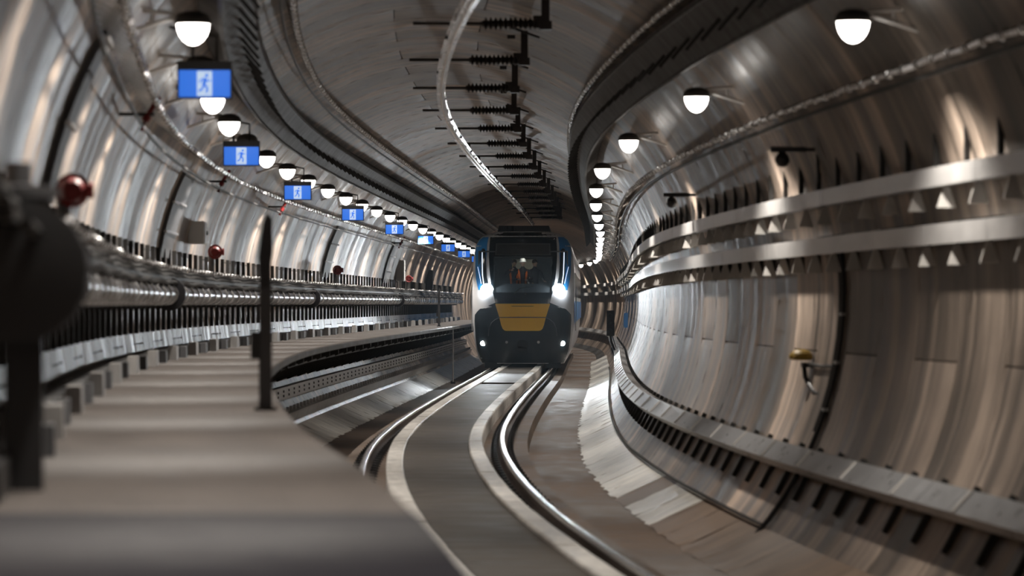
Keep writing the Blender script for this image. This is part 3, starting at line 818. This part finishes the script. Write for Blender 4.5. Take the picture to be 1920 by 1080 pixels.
# lower dark bumper, yellow panel
def bw(h): return itp([(.2, 1.29), (.6, 1.44), (1.0, 1.50), (1.55, 1.53), (1.72, 1.52), (1.82, 1.44), (1.90, 1.36), (2.02, 1.05), (2.10, .86)], h)
link('bumper', patch([(h, -bw(h), bw(h)) for h in (.2, .6, 1.0, 1.55, 1.72, 1.82, 1.90, 2.02, 2.10)], 30, .014, .012).mesh('bumper', 't_dark', 40), tr)
yw = [(1.215, .52), (1.235, .58), (1.28, .625), (1.40, .675), (1.628, .73)]
yp = link('nose_panel', patch([(h, -w, w) for h, w in yw], 16, .034, .02).mesh('nose_panel', 'yellow'), tr)
link('nose_panel', patch([(h, -w, w) for h, w in ((1.648, .735), (2.0, .845), (2.045, .86), (2.07, .845))], 16, .034, .02).mesh('nose_panel', 'yellow'), tr)
link('catch_groove', patch([(1.985, -.32, .32), (2.0, -.38, .38)], 12, .038, .006).mesh('catch_groove', 't_seam'), yp)
sm = MB().tube([fp(-1.08, 1.05, .02), fp(-1.06, 1.28, .022), fp(-.98, 1.47, .022), fp(-.86, 1.57, .024), fp(-.73, 1.63, .026), fp(-.4, 1.642, .036), fp(0, 1.645, .036), fp(.4, 1.642, .036), fp(.73, 1.63, .026), fp(.86, 1.57, .024), fp(.98, 1.47, .022), fp(1.06, 1.28, .022), fp(1.08, 1.05, .02)], .010, 5)
link('coupler_hatch_seam', sm.mesh('coupler_hatch_seam', 't_frame'), tr)
# blue flanks, running lights, headlights
for s in (-1, 1):
    rows = [(2.50, 1.33, 1.40), (2.62, 1.27, 1.44), (2.85, 1.21, 1.49), (3.17, 1.175, 1.52), (3.67, 1.155, 1.53), (3.95, 1.14, 1.49), (4.10, 1.12, 1.40), (4.19, 1.10, 1.28)]
    link('flank_panel', patch([(h, s * a, s * b) for h, a, b in rows], 6, .012, .01).mesh('flank_panel', 't_blue'), tr)
    hp = link('light_housing', patch([(h, s * a, s * b) for h, a, b in ((2.40, 1.03, 1.22), (2.62, 1.06, 1.28), (2.9, 1.14, 1.33), (3.5, 1.18, 1.335), (3.76, 1.20, 1.33), (3.82, 1.235, 1.30))], 5, .024, .014).mesh('light_housing', 't_black'), tr)
    link('running_light', patch([(h, s * a, s * b) for h, a, b in ((2.66, 1.22, 1.25), (3.0, 1.265, 1.298), (3.5, 1.28, 1.313), (3.74, 1.285, 1.313))], 3, .034, .012).mesh('running_light', 'drl_e'), hp)
    link('running_light', patch([(h, s * a, s * b) for h, a, b in ((2.70, 1.305, 1.325), (3.0, 1.373, 1.391), (3.24, 1.434, 1.448))], 3, .026, .012).mesh('running_light', 'drl_e'), hp)
    c = fp(s * 1.13, 2.50, .05)
    link('headlight', MB().lathe([(.20, .06), (.205, -.02), (.16, -.05), (.08, -.065), (.001, -.068)], c=c, n=18, axis='y').mesh('headlight', 'head_e', 60), hp)
    c = fp(s * 1.24, .82, .0)
    link('marker_light', MB().lathe([(.075, .05), (.078, -.02), (.055, -.035), (.001, -.04)], c=c, n=14, axis='y', sx=1.25).mesh('marker_light', 'low_e', 60), tr)
    link('side_window_band', MB().add([(s * 1.615 + tX(y), y, h) for y in ys[1:] for h in (2.3, 3.1)], [(2 * i, 2 * i + 1, 2 * i + 3, 2 * i + 2) for i in range(len(ys) - 2)]).mesh('side_window_band', 't_black'), tr)
    link('side_stripe', MB().add([(s * 1.622 + tX(y), y, h) for y in ys for h in (1.45, 2.15)], [(2 * i, 2 * i + 1, 2 * i + 3, 2 * i + 2) for i in range(len(ys) - 1)]).mesh('side_stripe', 't_blue'), tr)
    link('handrail', MB().tube([(s * 1.66, 2.1, 1.2), (s * 1.67, 2.1, 2.6)], .018, 6).mesh('handrail', 'clamp'), tr)
# coupler, pilot, bogies, roof gear
cp = MB().lathe([(.10, .3), (.10, -.02), (.17, -.03), (.17, -.09), (.12, -.10)], c=(0, .1, .78), n=16, axis='y').box((0, -.02, .62), (.30, .10, .10))
link('coupler', cp.mesh('coupler', 't_seam'), tr)
for s in (-1, 1):
    link('hose_tap', MB().lathe([(.03, .10), (.03, -.04), (.045, -.05), (.045, -.07)], c=(s * .50, .02, .86), n=10, axis='y').mesh('hose_tap', 'galv_dull'), tr)
    link('snow_guard', MB().box((s * .95, .35, .13), (.5, .08, .18)).mesh('snow_guard', 't_dark'), tr)
wh = MB().lathe([(.44, -.06), (.46, -.05), (.46, .05), (.50, .055), (.50, .08), (.2, .085)], n=24, axis='x').mesh('wheel', 'strut')
def bogie(y):
    fr = MB()
    for s in (-1, 1): fr.box((s * 1.22, 0, .55), (.16, 3.2, .3)).box((s * 1.22, 0, .85), (.3, .8, .35))
    fr.box((0, 0, .6), (2.4, .6, .25)).box((0, 0, .42), (2.2, 2.9, .06))
    o = link('bogie', fr.mesh('bogie', 't_seam'), tr, (tX(y), y, 0))
    for s in (-1, 1):
        for d in (-1.2, 1.2): link('wheel', wh, o, (s * .93, d, .49))
for y in (3.2, 18, 23, 38): bogie(y)
link('underframe', MB().box((0, 12, .70), (2.7, 20, .7)).mesh('underframe', 't_seam'), tr)
rp = MB().box((0, 4.4, 4.46), (1.7, 4.6, .22), taper=.94).mesh('roof_unit', 'grey')
link('roof_unit', rp, tr)
link('horn_box', MB().box((-.42, 2.0, 4.47), (.22, .3, .18)).mesh('horn_box', 't_seam'), tr)
# cab interior
cab = MB().box((0, 1.75, 1.66), (2.8, 2.1, .04)).box((0, 1.75, 3.72), (2.8, 2.1, .04))
for s in (-1, 1): cab.box((s * 1.40, 1.85, 2.69), (.04, 2.0, 2.1)).box((s * .92, 2.7, 2.69), (1.05, .05, 2.1))
cab.box((0, 2.7, 3.62), (.8, .05, .24))
link('cab_lining', cab.mesh('cab_lining', 'cabin'), tr)
link('desk', MB().prism([(-.85, 1.68), (.85, 1.68), (.85, 2.58), (.5, 2.70), (-.5, 2.70), (-.85, 2.58)], .75, 1.15).mesh('desk', 'cabin'), tr)
sal = MB().box((0, 4.6, 2.7), (2.4, .05, 2.15)).box((0, 3.7, 1.66), (2.4, 1.9, .04)).box((0, 3.7, 3.78), (2.4, 1.9, .04))
link('saloon_partition', sal.mesh('saloon_partition', 'saloon'), tr)
for s in (-1, 1):
    link('grab_pole', MB().tube([(s * .36, 3.0, 1.68), (s * .36, 3.0, 3.76)], .035, 8).mesh('grab_pole', 'pole_y'), tr)
ll = bpy.data.lights.new('saloon_light', 'AREA'); ll.energy = 24; ll.size = .5; ll.color = (1, .86, .6)
lo = link('saloon_light', ll, tr, (0, 3.4, 3.72))
ll = bpy.data.lights.new('cab_light', 'POINT'); ll.energy = 7; ll.shadow_soft_size = .1; ll.color = (1, .9, .75)
lo = link('cab_light', ll, tr, (.05, 1.15, 3.6))
# headlight beams
for s in (-1, 1):
    sp = bpy.data.lights.new('headlight_beam', 'SPOT'); sp.energy = HEAD_W; sp.spot_size = math.radians(27); sp.spot_blend = .8
    sp.shadow_soft_size = .12; sp.color = (.88, .95, 1)
    o = link('headlight_beam', sp, tr, (s * 1.13, fy(1.13, 2.5) - .16, 2.50)); o.rotation_euler = (pi / 2 - math.radians(7), 0, pi)

# ---------------------------------------------------------------- people in the cab
def skin_mesh(name, verts, edges, radii, mats, root=0, sub=1):
    me = bpy.data.meshes.new(name + '_cage'); me.from_pydata(verts, edges, [])
    o = bpy.data.objects.new(name + '_cage', me); COL.objects.link(o)
    md = o.modifiers.new('skin', 'SKIN'); md.use_smooth_shade = True
    for i, d in enumerate(me.skin_vertices[0].data):
        d.radius = radii[i] if isinstance(radii[i], tuple) else (radii[i], radii[i]); d.use_root = (i == root)
    ss = o.modifiers.new('sub', 'SUBSURF'); ss.levels = sub; ss.render_levels = sub
    dg = bpy.context.evaluated_depsgraph_get()
    out = bpy.data.meshes.new_from_object(o.evaluated_get(dg))
    bpy.data.objects.remove(o); out.name = name
    out.materials.clear(); out.materials.append(M[mats])
    return out
def person(label, x, y, lean, arms, jacket, vest, hat, turn=0.):
    """standing figure; origin at the feet, facing -y; arms: (elbow, wrist) offsets per side"""
    hd_ = HD(TZ + 8)
    lx, ly = x, y
    wx = tr.location[0] + lx * math.cos(hd_) - ly * math.sin(hd_); wy = tr.location[1] + lx * math.sin(hd_) + ly * math.cos(hd_)
    t = thing('person', label, 'person', (wx, wy, 2.30 - 0.62), hd_ + turn, 'people in the cab')
    V = [(0, 0, .92), (0, -lean * .3, 1.12), (0, -lean * .7, 1.32), (0, -lean, 1.46), (0, -lean * 1.1, 1.54), (0, -lean * 1.25, 1.60)]
    E_ = [(0, 1), (1, 2), (2, 3), (3, 4), (4, 5)]; Rr = [(.15, .11), (.15, .11), (.18, .12), (.10, .08), .055, .06]
    for s in (-1, 1):
        b = len(V); V += [(s * .09, 0, .86), (s * .10, -.02, .48), (s * .10, 0, .08), (s * .10, -.12, .04)]
        E_ += [(0, b), (b, b + 1), (b + 1, b + 2), (b + 2, b + 3)]; Rr += [.09, .065, .045, .04]
    for s, (e, w) in zip((-1, 1), arms):
        b = len(V); V += [(s * .20, -lean, 1.42), e, w]; E_ += [(3, b), (b, b + 1), (b + 1, b + 2)]; Rr += [.065, .048, .034]
    link('body', skin_mesh('body', V, E_, Rr, jacket), t)
    top = Vector(V[5]) + Vector((0, -.01, .085))
    hm = MB(); n = 14; vs = []; fs = []
    for j in range(11):                                   # a head with brow, nose and chin
        a = -pi / 2 + pi * j / 10
        for i in range(n):
            q = 2 * pi * i / n; r = math.cos(a)
            xx, yy, zz = .075 * r * math.cos(q), .095 * r * math.sin(q), .115 * math.sin(a)
            if math.sin(q) < -.9 and -.5 < math.sin(a) < .1: yy -= .022
            if zz < -.03: xx *= .85; 
            vs.append((top.x + xx, top.y + yy, top.z + zz))
    for j in range(10):
        for i in range(n): fs.append((j * n + i, j * n + (i + 1) % n, (j + 1) * n + (i + 1) % n, (j + 1) * n + i))
    hm.add(vs, fs)
    for s in (-1, 1): hm.lathe([(.02, -.008), (.024, 0), (.02, .008)], c=(top.x + s * .077, top.y + .01, top.z - .01), n=8, axis='x')
    h = link('head', hm.mesh('head', 'skin', 60), t)
    eye = MB()
    for s in (-1, 1): eye.lathe([(.010, .004), (.010, -.004)], c=(top.x + s * .03, top.y - .088, top.z + .005), n=8, axis='y')
    eye.box((top.x, top.y - .092, top.z - .06), (.045, .01, .008))
    link('eyes_and_mouth', eye.mesh('eyes_and_mouth', 'hair'), h)
    if hat == 'helmet':
        hp = MB().lathe([(.105, .03), (.108, .05), (.10, .10), (.075, .14), (.035, .158), (.001, .16)], c=(top.x, top.y, top.z), n=16, sy=1.15)
        hp.lathe([(.10, .028), (.135, .03), (.135, .04), (.10, .045)], c=(top.x, top.y - .02, top.z), n=16, sy=1.15)
        link('helmet', hp.mesh('helmet', 'helmet', 50), t)
    else:
        hp = MB().lathe([(.083, .0), (.088, .04), (.078, .09), (.045, .12), (.001, .128)], c=(top.x, top.y + .012, top.z), n=16, sy=1.2)
        link('hair', hp.mesh('hair', 'hair', 50), t)
    if vest:
        vm = MB()
        for s in (-1, 1):
            vm.tube([(s * .13, -lean - .02, 1.47), (s * .12, -lean * .8 - .135, 1.36), (s * .10, -lean * .6 - .15, 1.2), (s * .09, -lean * .3 - .13, 1.0)], .034, 8)
        link('vest', vm.mesh('vest', 'hivis', 50), t)
    for s, (e, w) in zip((-1, 1), arms):                  # palm, thumb and four bent fingers
        d = (Vector(w) - Vector(e)).normalized(); a = Vector((s, 0, 0)) - d * d.x * s
        a = a.normalized() if a.length > .1 else Vector((0, 1, 0)); c = Vector(w)
        Vh = [tuple(c), tuple(c + d * .05), tuple(c + d * .09)]; Eh = [(0, 1), (1, 2)]; Rh = [.028, (.034, .018), (.034, .016)]
        nrm = d.cross(a).normalized()
        for k in range(4):
            L = (.055, .065, .07, .06)[k]; o = a * ((k - 1.5) * .018); b = len(Vh)
            Vh += [tuple(c + d * .095 + o), tuple(c + d * (.095 + L * .55) + o + nrm * .006), tuple(c + d * (.095 + L * .85) + o + nrm * .025)]
            Eh += [(2, b), (b, b + 1), (b + 1, b + 2)]; Rh += [.009, .0085, .007]
        b = len(Vh); Vh += [tuple(c + d * .05 - a * .04 + nrm * .01), tuple(c + d * .08 - a * .058 + nrm * .025)]; Eh += [(1, b), (b, b + 1)]; Rh += [.011, .009]
        link('hand', skin_mesh('hand', Vh, Eh, Rh, 'skin', 0, 1), t)
    return t
person('person in a white helmet, dark jacket and orange vest in the middle of the cab', -.02, 1.55, .12, (((-.30, -.12, 1.18), (-.16, -.36, 1.16)), ((.30, -.12, 1.18), (.16, -.36, 1.14))), 'navy', True, 'helmet')
person('dark-haired person in an orange vest raising a hand on the left of the cab', -.31, 2.08, .02, (((-.32, -.15, 1.22), (-.10, -.26, 1.44)), ((.23, -.05, 1.16), (.20, -.26, 1.05))), 'navy', True, 'hair')
person('dark-haired person in dark clothing on the right of the cab', .32, 2.12, .05, (((-.24, -.02, 1.16), (-.20, -.24, 1.06)), ((.30, -.05, 1.2), (.24, -.28, 1.12))), 'navy', False, 'hair', .5)

# ---------------------------------------------------------------- thin haze around the train
vm = bpy.data.materials.new('haze'); vm.use_nodes = True
N = vm.node_tree.nodes; N.clear()
o = N.new('ShaderNodeOutputMaterial'); v = N.new('ShaderNodeVolumeScatter')
v.inputs['Density'].default_value = .0006; v.inputs['Color'].default_value = (.70, .86, 1, 1); v.inputs['Anisotropy'].default_value = .7
vm.node_tree.links.new(v.outputs[0], o.inputs['Volume']); M['haze'] = vm
o = link('tunnel_haze', MB().box((0, 112, EYE + .1), (16, 100, 9)).mesh('tunnel_haze', 'haze'))
tag(o, 'thin bluish haze hanging in the tunnel around the train', 'haze', kind='stuff')
